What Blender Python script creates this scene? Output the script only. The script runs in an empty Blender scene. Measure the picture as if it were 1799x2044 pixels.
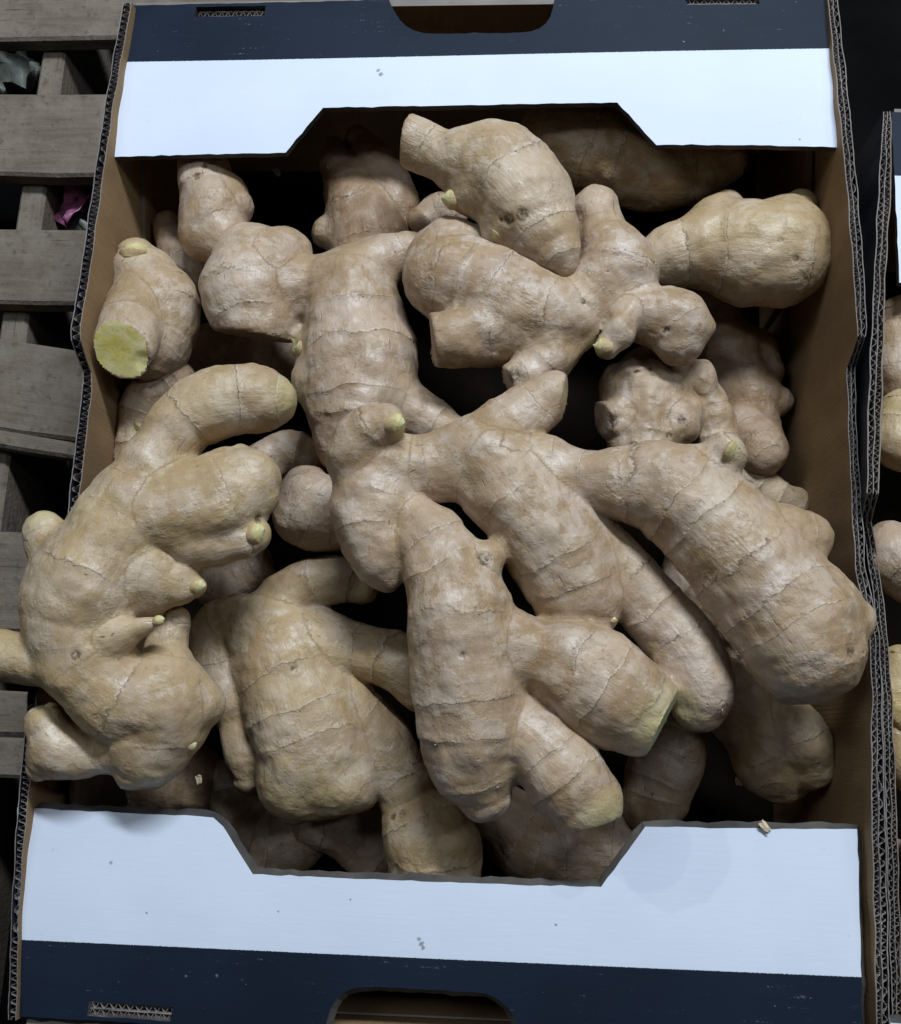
import bpy, math, random
import numpy as np
from mathutils import Vector, Matrix, Euler
from mathutils.geometry import delaunay_2d_cdt

# ------------------------------------------------------------------ camera, world, lamps
SC = bpy.context.scene
COL = SC.collection
H = 0.16                                   # height of the crate's top flaps above the pallet
PW, PH, FPX = 1799.0, 2044.0, 2100.0       # picture grid used for measuring, focal length in it
CAM = np.array([0.04755, -0.14477, H + 0.52181])

def rotm(ax, ay, az):
    Rx = np.array([[1, 0, 0], [0, math.cos(ax), -math.sin(ax)], [0, math.sin(ax), math.cos(ax)]])
    Ry = np.array([[math.cos(ay), 0, math.sin(ay)], [0, 1, 0], [-math.sin(ay), 0, math.cos(ay)]])
    Rz = np.array([[math.cos(az), -math.sin(az), 0], [math.sin(az), math.cos(az), 0], [0, 0, 1]])
    return Rz @ Ry @ Rx
RC = rotm(0.22526, 0.07588, 0.0433)
cd = bpy.data.cameras.new("camera")
cam = bpy.data.objects.new("camera", cd)
COL.objects.link(cam)
cam.matrix_world = Matrix.Translation(Vector(CAM)) @ Matrix(RC.tolist()).to_4x4()
cd.sensor_fit = 'VERTICAL'
cd.sensor_height = 24.0
cd.lens = 24.0 * FPX / PH
cd.clip_start, cd.clip_end = 0.01, 50
SC.camera = cam

w = bpy.data.worlds.new("World")
SC.world = w
w.use_nodes = True
w.node_tree.nodes["Background"].inputs[0].default_value = (0.80, 0.90, 1.0, 1)
w.node_tree.nodes["Background"].inputs[1].default_value = 0.016

def tube_lamp(name, loc, target, sx, sy, power, color):
    l = bpy.data.lights.new(name, 'AREA')
    l.shape = 'RECTANGLE'
    l.size, l.size_y, l.energy, l.color = sx, sy, power, color
    o = bpy.data.objects.new(name, l)
    COL.objects.link(o)
    o.location = loc
    o.rotation_euler = (Vector(target) - Vector(loc)).to_track_quat('-Z', 'Y').to_euler()
tube_lamp("ceiling_tube", (0.32, 0.95, 1.45), (0, 0, 0.1), 0.8, 0.12, 34, (0.80, 0.905, 1.0))
tube_lamp("ceiling_tube", (1.30, 0.35, 1.9), (0, 0, 0.1), 0.12, 1.2, 8, (0.80, 0.905, 1.0))
tube_lamp("ceiling_tube", (-1.05, 0.45, 1.9), (0, 0, 0.1), 0.12, 1.2, 7, (0.80, 0.905, 1.0))

SC.view_settings.view_transform = 'Standard'
SC.view_settings.look = 'None'
SC.view_settings.exposure = 0
SC.view_settings.gamma = 1

# ------------------------------------------------------------------ helpers
def at(px, py, z):
    """world point at height z on the sight line of a measured picture point"""
    d = RC @ np.array([(px - PW / 2) / FPX, -(py - PH / 2) / FPX, -1.0])
    t = (z - CAM[2]) / d[2]
    return CAM + d * t

def depth_at(px, py, z):
    p = at(px, py, z)
    return -float(((p - CAM) @ RC)[2])

def link(name, me, mats=(), parent=None):
    o = bpy.data.objects.new(name, me)
    COL.objects.link(o)
    for m in (mats if isinstance(mats, (list, tuple)) else [mats]):
        me.materials.append(m)
    if parent:
        o.parent = parent
    return o

def tag(o, label, cat, group=None, kind=None):
    if kind:
        o["kind"] = kind
    else:
        o["label"], o["category"] = label, cat
        if group:
            o["group"] = group
    return o

def empty(name, loc=(0, 0, 0)):
    o = bpy.data.objects.new(name, None)
    o.empty_display_size = 0.02
    o.location = loc
    COL.objects.link(o)
    return o

def mesh(name, v, f, smooth=False):
    me = bpy.data.meshes.new(name)
    me.from_pydata([tuple(map(float, p)) for p in v], [], f)
    me.update()
    if smooth:
        me.polygons.foreach_set("use_smooth", [True] * len(me.polygons))
    return me

# lattice noise in numpy -------------------------------------------------------
def _h(i, j, k, s):
    n = (i * 374761393 + j * 668265263 + k * 1274126177 + s * 974634777) & 0xFFFFFFFF
    n = ((n ^ (n >> 13)) * 1274126177) & 0xFFFFFFFF
    n = n ^ (n >> 16)
    return (n & 0xFFFF) / 32767.5 - 1.0

def vnoise(p, scale, seed=0):
    q = np.asarray(p, float) * scale + 1000.0
    i = np.floor(q).astype(np.int64)
    f = q - i
    u = f * f * f * (f * (f * 6 - 15) + 10)
    out = 0
    for a in (0, 1):
        wa = u[:, 0] if a else 1 - u[:, 0]
        for b in (0, 1):
            wb = u[:, 1] if b else 1 - u[:, 1]
            for c in (0, 1):
                wc = u[:, 2] if c else 1 - u[:, 2]
                out = out + wa * wb * wc * _h(i[:, 0] + a, i[:, 1] + b, i[:, 2] + c, seed)
    return out

# ------------------------------------------------------------------ materials
def new_mat(name):
    m = bpy.data.materials.new(name)
    m.use_nodes = True
    nt = m.node_tree
    b = nt.nodes["Principled BSDF"]
    return m, nt, b

class N:
    """small wrapper to write node graphs compactly"""
    def __init__(s, nt):
        s.nt = nt
    def n(s, t, **kw):
        x = s.nt.nodes.new(t)
        for k, v in kw.items():
            setattr(x, k, v)
        return x
    def put(s, sock, v):
        if isinstance(v, bpy.types.NodeSocket):
            s.nt.links.new(v, sock)
        elif v is not None:
            sock.default_value = v
    def math(s, op, a, b=None, c=None, clamp=False):
        x = s.n('ShaderNodeMath', operation=op, use_clamp=clamp)
        s.put(x.inputs[0], a)
        if b is not None: s.put(x.inputs[1], b)
        if c is not None: s.put(x.inputs[2], c)
        return x.outputs[0]
    def mix(s, fac, a, b, mode='MIX'):
        x = s.n('ShaderNodeMix', data_type='RGBA', blend_type=mode)
        s.put(x.inputs[0], fac); s.put(x.inputs[6], a); s.put(x.inputs[7], b)
        return x.outputs[2]
    def noise(s, vec, scale, detail=3, rough=0.55, dist=0.0):
        x = s.n('ShaderNodeTexNoise')
        s.put(x.inputs['Vector'], vec)
        x.inputs['Scale'].default_value = scale
        x.inputs['Detail'].default_value = detail
        x.inputs['Roughness'].default_value = rough
        x.inputs['Distortion'].default_value = dist
        return x.outputs['Fac']
    def step(s, v, lo, hi, a=0.0, b=1.0):
        x = s.n('ShaderNodeMapRange', interpolation_type='SMOOTHSTEP')
        s.put(x.inputs[0], v)
        x.inputs[1].default_value, x.inputs[2].default_value = lo, hi
        x.inputs[3].default_value, x.inputs[4].default_value = a, b
        return x.outputs[0]
    def attr(s, name, out='Fac'):
        return s.n('ShaderNodeAttribute', attribute_name=name).outputs[out]
    def obj(s):
        return s.n('ShaderNodeTexCoord').outputs['Object']
    def scale(s, vec, v):
        x = s.n('ShaderNodeMapping')
        s.put(x.inputs[0], vec)
        x.inputs['Scale'].default_value = v
        return x.outputs[0]
    def bump(s, h, strength, dist, normal=None):
        x = s.n('ShaderNodeBump')
        s.put(x.inputs['Height'], h)
        x.inputs['Strength'].default_value = strength
        x.inputs['Distance'].default_value = dist
        if normal is not None: s.put(x.inputs['Normal'], normal)
        return x.outputs[0]

def rgb(r, g, b):
    return (r, g, b, 1.0)

def ginger_material():
    m, nt, b = new_mat("ginger_skin")
    g = N(nt)
    P = g.obj()
    flow = g.attr("flow", 'Vector')
    ring, dom, tip, yel = g.attr("ring"), g.attr("dom"), g.attr("tip"), g.attr("yel")
    # skin tone: tan, lilac grey dry skin with sheen painted in, and warmer worn patches
    n1 = g.noise(P, 26, 4, 0.6)
    n2 = g.noise(P, 70, 4, 0.6)
    n3 = g.noise(P, 480, 3, 0.6)
    fib = g.noise(flow, 520, 4, 0.65, 0.3)
    base = g.mix(g.step(n1, 0.36, 0.66), rgb(.298, .192, .100), rgb(.405, .285, .176))
    # each internode has its own shade
    wob = g.math('ADD', ring, g.math('MULTIPLY', g.math('SUBTRACT', g.noise(P, 120, 3), .5), .22))
    wob = g.math('ADD', wob, g.math('MULTIPLY', g.math('SUBTRACT', g.noise(P, 700, 2), .5), .05))
    wob = g.math('ADD', wob, g.math('MULTIPLY', g.math('SUBTRACT', fib, .5), .13))
    idn = g.math('FLOOR', wob)
    wn = g.n('ShaderNodeTexWhiteNoise', noise_dimensions='1D')
    g.put(wn.inputs['W'], idn)
    tone = g.math('MULTIPLY', wn.outputs['Value'], dom)
    base = g.mix(g.math('MULTIPLY', tone, .52), base, rgb(.53, .415, .335))  # lilac tint also puts cool highlights into the colour
    wn2 = g.n('ShaderNodeTexWhiteNoise', noise_dimensions='1D')
    g.put(wn2.inputs['W'], g.math('ADD', idn, 37.3))
    base = g.mix(g.math('MULTIPLY', g.math('MULTIPLY', wn2.outputs['Value'], dom), .55), base, rgb(.265, .160, .078))
    pf = g.noise(P, 42, 6, .68)
    film = g.step(pf, .525, .575)
    base = g.mix(g.math('MULTIPLY', film, .36), base, rgb(.545, .462, .395))      # papery grey film with torn outlines, lightened to paint in highlights
    film2 = g.step(g.noise(g.scale(P, (1, 1.3, 1)), 58, 6, .7), .585, .600)
    base = g.mix(g.math('MULTIPLY', film2, .45), base, rgb(.255, .160, .085))
    base = g.mix(g.step(n2, .46, .64, 0, .35), base, rgb(.56, .455, .40))      # lilac grey film, its tint standing in for the skin's sheen
    base = g.mix(g.step(g.noise(P, 44, 3, .5, .4), .56, .74, 0, .5), base, rgb(.285, .172, .072))
    base = g.mix(g.math('MULTIPLY', yel, g.step(g.noise(P, 33, 3), .30, .66, .25, .9)), base, rgb(.50, .375, .155))
    base = g.mix(g.step(fib, .50, .78, 0, .18), base, rgb(.20, .125, .065))
    base = g.mix(g.step(fib, .50, .26, 0, .15), base, rgb(.52, .41, .30))
    base = g.mix(g.step(n3, .62, .74, 0, .35), base, rgb(.17, .11, .06))
    # node scars
    fr = g.math('FRACT', wob)
    edge = g.math('ABSOLUTE', g.math('SUBTRACT', fr, .5))             # .5 at the scar, 0 midway
    vis = g.math('MULTIPLY', dom, g.step(g.noise(P, 75, 3, .6), .36, .48))
    dark = g.math('MULTIPLY', g.step(fr, .042, .006), vis)
    pale = g.math('MULTIPLY', g.math('MULTIPLY', g.step(fr, .93, .985), vis), g.step(g.noise(P, 260, 2), .40, .60))
    base = g.mix(g.math('MULTIPLY', pale, .60), base, rgb(.56, .46, .34))
    base = g.mix(g.math('MULTIPLY', g.math('MULTIPLY', dark, .72), g.step(g.noise(P, 240, 2), .30, .55, .25, 1.0)), base, rgb(.085, .052, .03))
    # short dark cracks and specks
    vor = g.n('ShaderNodeTexVoronoi', feature='F1')
    g.put(vor.inputs['Vector'], P)
    vor.inputs['Scale'].default_value = 150
    spk = g.math('MULTIPLY', g.step(vor.outputs['Distance'], .16, .05), g.step(g.noise(P, 60, 2), .56, .64))
    base = g.mix(g.math('MULTIPLY', spk, .65), base, rgb(.12, .075, .04))
    crack = g.math('MULTIPLY', g.step(g.noise(g.scale(flow, (1.0, 1.0, 2.4)), 330, 2, .5), .70, .77), g.step(n1, .44, .6))
    base = g.mix(g.math('MULTIPLY', crack, .7), base, rgb(.17, .105, .06))
    grain = g.noise(P, 1500, 2, .7)
    base = g.mix(g.step(grain, .56, .74, 0, .30), base, rgb(.20, .13, .08))
    base = g.mix(g.step(grain, .44, .28, 0, .22), base, rgb(.58, .48, .38))
    hue = g.attr('hue')
    base = g.mix(g.math('MULTIPLY', hue, .55), base, rgb(.72, .62, .52), 'MULTIPLY')
    # green yellow tips
    base = g.mix(g.math('MULTIPLY', tip, g.step(n2, .25, .6, .55, 1)), base, rgb(.52, .445, .205))
    nt.links.new(base, b.inputs['Base Color'])
    rough = g.step(n2, .40, .66, .55, .40)
    nt.links.new(rough, b.inputs['Roughness'])
    b.inputs['Specular IOR Level'].default_value = .50
    b.inputs['Subsurface Weight'].default_value = .06
    b.inputs['Subsurface Radius'].default_value = (1.0, .55, .25)
    b.inputs['Subsurface Scale'].default_value = .004
    mark = g.attr('mark')
    mk = g.math('MULTIPLY', g.step(mark, .1, .6), g.step(g.noise(P, 520, 3, .6), .36, .56))
    base = g.mix(g.math('MULTIPLY', mk, .85), base, rgb(.085, .055, .032))
    nt.links.new(base, b.inputs['Base Color'])
    hgt = g.math('ADD', g.math('MULTIPLY', fib, .35), g.math('MULTIPLY', n3, .45))
    hgt = g.math('ADD', hgt, g.math('MULTIPLY', g.noise(P, 190, 3, .6), .55))
    hgt = g.math('ADD', hgt, g.math('MULTIPLY', g.math('MULTIPLY', g.step(fr, .75, 1.0), vis), .9))
    hgt = g.math('SUBTRACT', hgt, g.math('MULTIPLY', crack, 1.0))
    hgt = g.math('ADD', hgt, g.math('MULTIPLY', g.math('ADD', film, film2), .22))
    hgt = g.math('ADD', hgt, g.math('MULTIPLY', g.noise(flow, 210, 3, .6, .5), .65))
    nt.links.new(g.bump(hgt, .62, .0009), b.inputs['Normal'])
    return m

def flesh_material(name, c1, c2, rim=None):
    m, nt, b = new_mat(name)
    g = N(nt)
    P = g.obj()
    c = g.mix(g.step(g.noise(P, 130, 4), .35, .65), c1, c2)
    c = g.mix(g.step(g.noise(P, 600, 3), .55, .72, 0, .35), c, rgb(.40, .34, .12))
    nt.links.new(c, b.inputs['Base Color'])
    b.inputs['Roughness'].default_value = .5
    b.inputs['Subsurface Weight'].default_value = .1
    b.inputs['Subsurface Scale'].default_value = .004
    nt.links.new(g.bump(g.noise(P, 260, 4), .3, .0010), b.inputs['Normal'])
    return m

SMUDGES, STAINS = [], []
for (px_, py_, r_) in ((1345, 1700, .026), (1290, 1690, .020), (1130, 1748, .010)):
    c_ = at(px_, py_, H)
    STAINS.append((float(c_[0]), float(c_[1]), r_))
for (px_, py_, r_) in ((755, 140, .0014), (761, 148, .0017), (1595, 282, .0008), (838, 1874, .0013), (842, 1883, .0015), (845, 1891, .0013), (220, 1722, .0013), (293, 1822, .0007), (556, 1819, .0007), (1110, 1845, .0008), (700, 1795, .0007), (372, 1948, .0008), (434, 1947, .0010)):
    c_ = at(px_, py_, H)
    SMUDGES.append((float(c_[0]), float(c_[1]), r_))

def print_material():
    """printed outer face of a flap: navy and white ink split at the measured line, smudges, scuffs"""
    m, nt, b = new_mat("printed_board")
    g = N(nt)
    P = g.obj()
    wl = g.attr("wline")
    e = g.math('ADD', wl, g.math('MULTIPLY', g.math('SUBTRACT', g.noise(P, 1500, 2), .5), .0007))
    white = g.step(e, -.00015, .00015)
    wc = g.mix(g.step(g.noise(P, 18, 3), .3, .7), rgb(.585, .625, .725), rgb(.615, .655, .75))
    wc = g.mix(g.step(g.noise(g.scale(P, (2, 40, 2)), 12, 3), .55, .75, 0, .06), wc, rgb(.60, .60, .60))
    wc = g.mix(g.step(g.noise(P, 330, 3, .6), .695, .74, 0, .35), wc, rgb(.45, .45, .45))
    nc = g.mix(g.step(g.noise(P, 14, 3), .3, .7), rgb(.0075, .0125, .0235), rgb(.0105, .0165, .0300))
    sc = g.math('MULTIPLY', g.step(g.noise(g.scale(P, (5, 60, 1)), 9, 4, .7), .60, .74), g.step(g.noise(P, 700, 3, .7), .52, .68))
    nc = g.mix(g.math('MULTIPLY', sc, .5), nc, rgb(.30, .31, .33))
    nc = g.mix(g.step(g.noise(P, 520, 2), .77, .80, 0, .6), nc, rgb(.4, .4, .4))
    c = g.mix(white, nc, wc)
    flat = g.scale(P, (1, 1, 0))
    for (x_, y_, r_) in SMUDGES:
        q_ = g.n('ShaderNodeVectorMath', operation='DISTANCE')
        g.put(q_.inputs[0], flat)
        q_.inputs[1].default_value = (x_, y_, 0)
        d_ = g.math('ADD', q_.outputs['Value'], g.math('MULTIPLY', g.math('SUBTRACT', g.noise(P, 650, 3), .5), r_ * 1.6))
        c = g.mix(g.step(d_, r_, r_ * .45, 0, .72), c, rgb(.15, .15, .155))
    for (x_, y_, r_) in STAINS:
        q_ = g.n('ShaderNodeVectorMath', operation='DISTANCE')
        g.put(q_.inputs[0], flat)
        q_.inputs[1].default_value = (x_, y_, 0)
        d_ = g.math('ADD', q_.outputs['Value'], g.math('MULTIPLY', g.math('SUBTRACT', g.noise(P, 90, 3), .5), .006))
        c = g.mix(g.math('MULTIPLY', g.math('MULTIPLY', g.step(d_, r_ + .0012, r_ - .0012), white), .17), c, rgb(.40, .42, .52))
    nt.links.new(c, b.inputs['Base Color'])
    nt.links.new(g.step(white, 0, 1, .55, .62), b.inputs['Roughness'])
    b.inputs['Specular IOR Level'].default_value = .10
    wc_ = None
    h = g.math('ADD', g.noise(g.scale(P, (1, 10, 1)), 60, 3), g.math('MULTIPLY', g.noise(P, 1400, 2), .25))
    nt.links.new(g.bump(h, .12, .0005), b.inputs['Normal'])
    return m

def kraft_material(name, c1, c2, streak=(1, 14, 1), bump=.35):
    m, nt, b = new_mat(name)
    g = N(nt)
    P = g.obj()
    c = g.mix(g.step(g.noise(P, 22, 4), .3, .7), c1, c2)
    c = g.mix(g.step(g.noise(g.scale(P, streak), 60, 4, .6), .45, .75, 0, .35), c, tuple(x * .6 for x in c1[:3]) + (1,))
    c = g.mix(g.step(g.noise(P, 900, 3, .7), .58, .72, 0, .4), c, tuple(x * .5 for x in c1[:3]) + (1,))
    nt.links.new(c, b.inputs['Base Color'])
    b.inputs['Roughness'].default_value = .75
    b.inputs['Specular IOR Level'].default_value = .25
    nt.links.new(g.bump(g.noise(g.scale(P, streak), 120, 3), bump, .0006), b.inputs['Normal'])
    return m

def navy_material():
    m, nt, b = new_mat("navy_board")
    g = N(nt)
    P = g.obj()
    c = g.mix(g.step(g.noise(P, 15, 4), .3, .7), rgb(.008, .010, .019), rgb(.013, .016, .028))
    c = g.mix(g.step(g.noise(P, 400, 3), .68, .76, 0, .4), c, rgb(.15, .15, .17))
    nt.links.new(c, b.inputs['Base Color'])
    b.inputs['Roughness'].default_value = .5
    nt.links.new(g.bump(g.noise(P, 90, 3), .3, .0008), b.inputs['Normal'])
    return m

def wood_material():
    m, nt, b = new_mat("weathered_wood")
    g = N(nt)
    P = g.obj()
    oi = g.n('ShaderNodeObjectInfo').outputs['Random']
    comb = g.n('ShaderNodeCombineXYZ')
    g.put(comb.inputs[2], g.math('MULTIPLY', oi, 9.0))
    add = g.n('ShaderNodeVectorMath', operation='ADD')
    g.put(add.inputs[0], P); g.put(add.inputs[1], comb.outputs[0])
    Q = add.outputs[0]
    grain = g.noise(g.scale(Q, (6, 90, 90)), 3.0, 5, .65, .4)
    c = g.mix(g.step(grain, .3, .7), rgb(.128, .100, .075), rgb(.172, .138, .108))
    c = g.mix(g.step(g.noise(Q, 34, 5, .65), .38, .66, 0, .8), c, rgb(.210, .172, .138))
    c = g.mix(g.step(g.noise(Q, 130, 4, .65), .54, .70, 0, .55), c, rgb(.060, .046, .033))
    c = g.mix(g.step(g.noise(g.scale(Q, (2, 60, 60)), 9, 2), .68, .74, 0, .6), c, rgb(.040, .032, .026))
    nt.links.new(c, b.inputs['Base Color'])
    b.inputs['Roughness'].default_value = .85
    b.inputs['Specular IOR Level'].default_value = .2
    nt.links.new(g.bump(g.math('ADD', g.math('MULTIPLY', grain, .5), g.math('MULTIPLY', g.noise(Q, 300, 3), .8)), .6, .0015), b.inputs['Normal'])
    return m

def plain(name, c, rough=.7, nscale=60, var=.35, spec=.3):
    m, nt, b = new_mat(name)
    g = N(nt)
    P = g.obj()
    d = tuple(x * (1 - var) for x in c[:3]) + (1,)
    nt.links.new(g.mix(g.step(g.noise(P, nscale, 4), .3, .7), d, c), b.inputs['Base Color'])
    b.inputs['Roughness'].default_value = rough
    b.inputs['Specular IOR Level'].default_value = spec
    nt.links.new(g.bump(g.noise(P, nscale * 4, 3), .4, .001), b.inputs['Normal'])
    return m

M_GINGER = ginger_material()
def bud_material():
    m, nt, b = new_mat("bud_skin")
    g = N(nt)
    P = g.obj()
    al = g.math('ADD', g.attr("along"), g.math('MULTIPLY', g.math('SUBTRACT', g.noise(P, 500, 3), .5), .5))
    c = g.mix(g.step(al, .05, .55), rgb(.40, .285, .150), rgb(.56, .49, .225))
    c = g.mix(g.step(al, .55, 1.0), c, rgb(.60, .545, .34))
    c = g.mix(g.step(g.noise(P, 900, 3), .56, .70, 0, .4), c, rgb(.30, .21, .10))
    nt.links.new(c, b.inputs['Base Color'])
    b.inputs['Roughness'].default_value = .55
    b.inputs['Specular IOR Level'].default_value = .35
    nt.links.new(g.bump(g.noise(P, 600, 4), .5, .0008), b.inputs['Normal'])
    return m
M_BUD = bud_material()
M_CUT = flesh_material("ginger_flesh", rgb(.66, .54, .13), rgb(.76, .66, .33))
M_GREEN = flesh_material("green_flesh", rgb(.50, .48, .25), rgb(.57, .55, .34))
M_PRINT = print_material()
M_KRAFT = kraft_material("kraft_liner", rgb(.225, .140, .070), rgb(.285, .180, .092), (14, 14, 1))
M_EDGE = kraft_material("cut_board", rgb(.17, .145, .13), rgb(.24, .21, .19), (1, 1, 1), .5)
M_FLUTE = kraft_material("flute_paper", rgb(.20, .17, .155), rgb(.28, .245, .225), (1, 1, 1), .5)
M_RIM = kraft_material("dark_cut_edge", rgb(.030, .029, .030), rgb(.105, .092, .082), (1, 1, 1), .8)
M_SHADE_FILM = plain('shade_dark_film', rgb(.007, .0045, .003), .9, 30, .5, .05)  # base film blackened, painting the deep shade of the gaps into its colour
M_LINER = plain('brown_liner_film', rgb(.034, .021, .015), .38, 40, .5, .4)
M_NAVY = navy_material()
M_WOOD = wood_material()
M_FLOOR = plain("dark_floor", rgb(.0045, .0045, .0045), .9, 12, .5, .03)
M_PINK = plain("pink_film", rgb(.34, .10, .20), .35, 40, .4, .5)
M_GREY = plain("grey_film", rgb(.22, .23, .20), .4, 40, .5, .5)
M_PEEL = plain("dry_peel", rgb(.62, .50, .34), .7, 200, .3)
M_FLECK = plain("paper_fleck", rgb(.62, .55, .52), .7, 200, .2)
M_FLAKE = plain("dry_scale_edge", rgb(.42, .31, .20), .7, 300, .5)
M_WITHER = plain("withered_skin", rgb(.22, .155, .10), .7, 250, .5)

# ------------------------------------------------------------------ setting: floor and pallet
fl = link("floor", mesh("floor", [(-3, -3, -.115), (3, -3, -.115), (3, 3, -.115), (-3, 3, -.115)], [(0, 1, 2, 3)]), M_FLOOR)
tag(fl, None, None, kind="structure")

def board_mesh(name, x0, x1, y0, y1, z0, z1, rng, nx=14, warp=.0012, round_=.0022):
    """a sawn board with eased uneven edges, long in x"""
    v, f = [], []
    prof = [(0, 0), (0, 1), (round_, 2), (-round_, 3), (0, 4), (0, 5)]
    for i in range(nx + 1):
        t = i / nx
        x = x0 + (x1 - x0) * t
        a, c, d = rng.uniform(-1, 1) * warp, rng.uniform(-1, 1) * warp, rng.uniform(-1, 1) * warp * .5
        ring = [(y0 + a, z0), (y0 + a, z1 - round_ + d), (y0 + a + round_, z1 + d), (y1 + c - round_, z1 + d), (y1 + c, z1 - round_ + d), (y1 + c, z0)]
        v += [(x, yy, zz) for yy, zz in ring]
    for i in range(nx):
        for k in range(6):
            p, q = i * 6 + k, i * 6 + (k + 1) % 6
            f.append((p, q, q + 6, p + 6))
    f.append(tuple(range(5, -1, -1)))
    f.append(tuple(nx * 6 + k for k in range(6)))
    return mesh(name, v, f)

rng = random.Random(4)
pallet = tag(empty("pallet", (-.1, 0, -.1)), "weathered grey wooden pallet with gaps between its boards, under the full carton", "pallet")
rows = [(-190, -100), (-60, 76), (183, 348), (458, 606), (704, 880), (884, 916), (1066, 1262), (1385, 1470), (1473, 1558)]
for (ya, yb) in rows:
    yt = at(100, ya, -.002)[1]
    yl = at(100, yb, -.002)[1]
    o = link("board", board_mesh("board", -.62, .23, yl, yt, -.016, -.002, rng), M_WOOD, pallet)
    o.matrix_parent_inverse = Matrix.Translation((.1, 0, .1))
    if ya == 704:                                         # this board has been nailed on askew
        piv = Vector((-.27, (yl + yt) / 2, 0))
        o.matrix_basis = Matrix.Translation(piv) @ Matrix.Rotation(math.radians(-8), 4, 'Z') @ Matrix.Translation(-piv)
    elif ya == 884:
        piv = Vector((-.27, (yl + yt) / 2, -.003))
        o.matrix_basis = Matrix.Translation(piv) @ Matrix.Rotation(math.radians(-8), 4, 'Z') @ Matrix.Translation(-piv)
for xx in (at(118, 140, -.03)[0], at(118, 140, -.03)[0] - .28, .02):
    ya, yb = -.52, .50
    me = board_mesh("stringer", ya, yb, -.010, .010, -.112, -.018, rng, 10)
    o = link("stringer", me, M_WOOD, pallet)
    o.matrix_parent_inverse = Matrix.Translation((.1, 0, .1))
    o.rotation_euler = (0, 0, math.pi / 2)
    o.location = (xx, 0, 0)

# ------------------------------------------------------------------ carton
def sheet(name, outer, holes, zfun, thick, grid=.012, attrs=None, flare=0.0):
    """a board cut to an outline (world x, y), zfun gives its top height; slot 0 top, 1 under, 2 cut edge"""
    pts, edges = [], []
    nick = random.Random(len(outer) * 7 + int(thick * 1e5))
    def inside(L, x, y):
        c = False
        for (x0, y0), (x1, y1) in zip(L, L[1:] + L[:1]):
            if (y0 > y) != (y1 > y) and x < (x1 - x0) * (y - y0) / (y1 - y0) + x0:
                c = not c
        return c
    def loop(L):
        s = len(pts)
        for a, b_ in zip(L, L[1:] + L[:1]):
            n = max(1, int(math.dist(a, b_) / .0045))
            nv = Vector((-(b_[1] - a[1]), b_[0] - a[0])).normalized()
            for k in range(n):
                t = k / n
                j_ = nick.gauss(0, .00016) if k else 0.0
                pts.append((a[0] + (b_[0] - a[0]) * t + nv.x * j_, a[1] + (b_[1] - a[1]) * t + nv.y * j_))
        e = len(pts)
        for k in range(s, e):
            edges.append((k, k + 1 if k + 1 < e else s))
    loop(outer)
    for h_ in holes:
        loop(h_)
    xs = [p[0] for p in outer]; ys = [p[1] for p in outer]
    gx = np.arange(min(xs) + grid * .7, max(xs), grid)
    gy = np.arange(min(ys) + grid * .7, max(ys), grid)
    ring = np.array(pts)
    for x in gx:
        for y in gy:
            if ((ring[:, 0] - x) ** 2 + (ring[:, 1] - y) ** 2).min() > (grid * .45) ** 2:
                pts.append((x, y))
    r = delaunay_2d_cdt([Vector(p) for p in pts], edges, [], 4, 1e-7)
    V2, F2 = [tuple(p) for p in r[0]], [tuple(t) for t in r[2]]
    cnt = {}
    F3 = []
    for t in F2:
        a, b_, c = (V2[i] for i in t)
        if any(inside(h_, (a[0] + b_[0] + c[0]) / 3, (a[1] + b_[1] + c[1]) / 3) for h_ in holes):
            continue
        if (b_[0] - a[0]) * (c[1] - a[1]) - (b_[1] - a[1]) * (c[0] - a[0]) < 0:
            t = t[::-1]
        F3.append(t)
        for i in range(3):
            cnt[(t[i], t[(i + 1) % 3])] = 1
    n = len(V2)
    push = {}
    for (a, b_) in cnt:                                   # crushed die-cut edge: its lower lip stands a little proud
        if (b_, a) not in cnt:
            d = Vector(V2[b_]) - Vector(V2[a])
            o_ = Vector((d.y, -d.x)).normalized()
            for i in (a, b_):
                push[i] = push.get(i, Vector((0, 0))) + o_
    low = []
    for i, (x, y) in enumerate(V2):
        p_ = push.get(i, Vector((0, 0)))
        if p_.length > 1e-6:
            p_ = p_.normalized() * flare * (.8 + .4 * random.Random(i).random())
        low.append((x + p_.x, y + p_.y, zfun(x, y) - thick))
    V = [(x, y, zfun(x, y)) for x, y in V2] + low
    F, mi = [], []
    for t in F3:
        F.append(t); mi.append(0)
        F.append((t[2] + n, t[1] + n, t[0] + n)); mi.append(1)
    for (a, b_) in cnt:
        if (b_, a) not in cnt:
            F.append((b_, a, a + n, b_ + n)); mi.append(2)
    me = mesh(name, V, F)
    me.polygons.foreach_set("material_index", mi)
    for an, fn in (attrs or {}).items():
        at_ = me.attributes.new(an, 'FLOAT', 'POINT')
        at_.data.foreach_set("value", [float(fn(x, y)) for x, y in V2] * 2)
    return me

def W2(x, y, z=H):
    p = at(x, y, z)
    return (float(p[0]), float(p[1]))

def rounded(pts, r, n=5):
    out = []
    for i, p in enumerate(pts):
        a, b_ = Vector(pts[i - 1]), Vector(pts[(i + 1) % len(pts)])
        p = Vector(p)
        if r[i] <= 0:
            out.append(tuple(p)); continue
        d1, d2 = (a - p).normalized(), (b_ - p).normalized()
        p1, p2 = p + d1 * r[i], p + d2 * r[i]
        for k in range(n + 1):
            t = k / n
            q = p1 * (1 - t) ** 2 + p * 2 * t * (1 - t) + p2 * t * t
            out.append(tuple(q))
    return out

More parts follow.
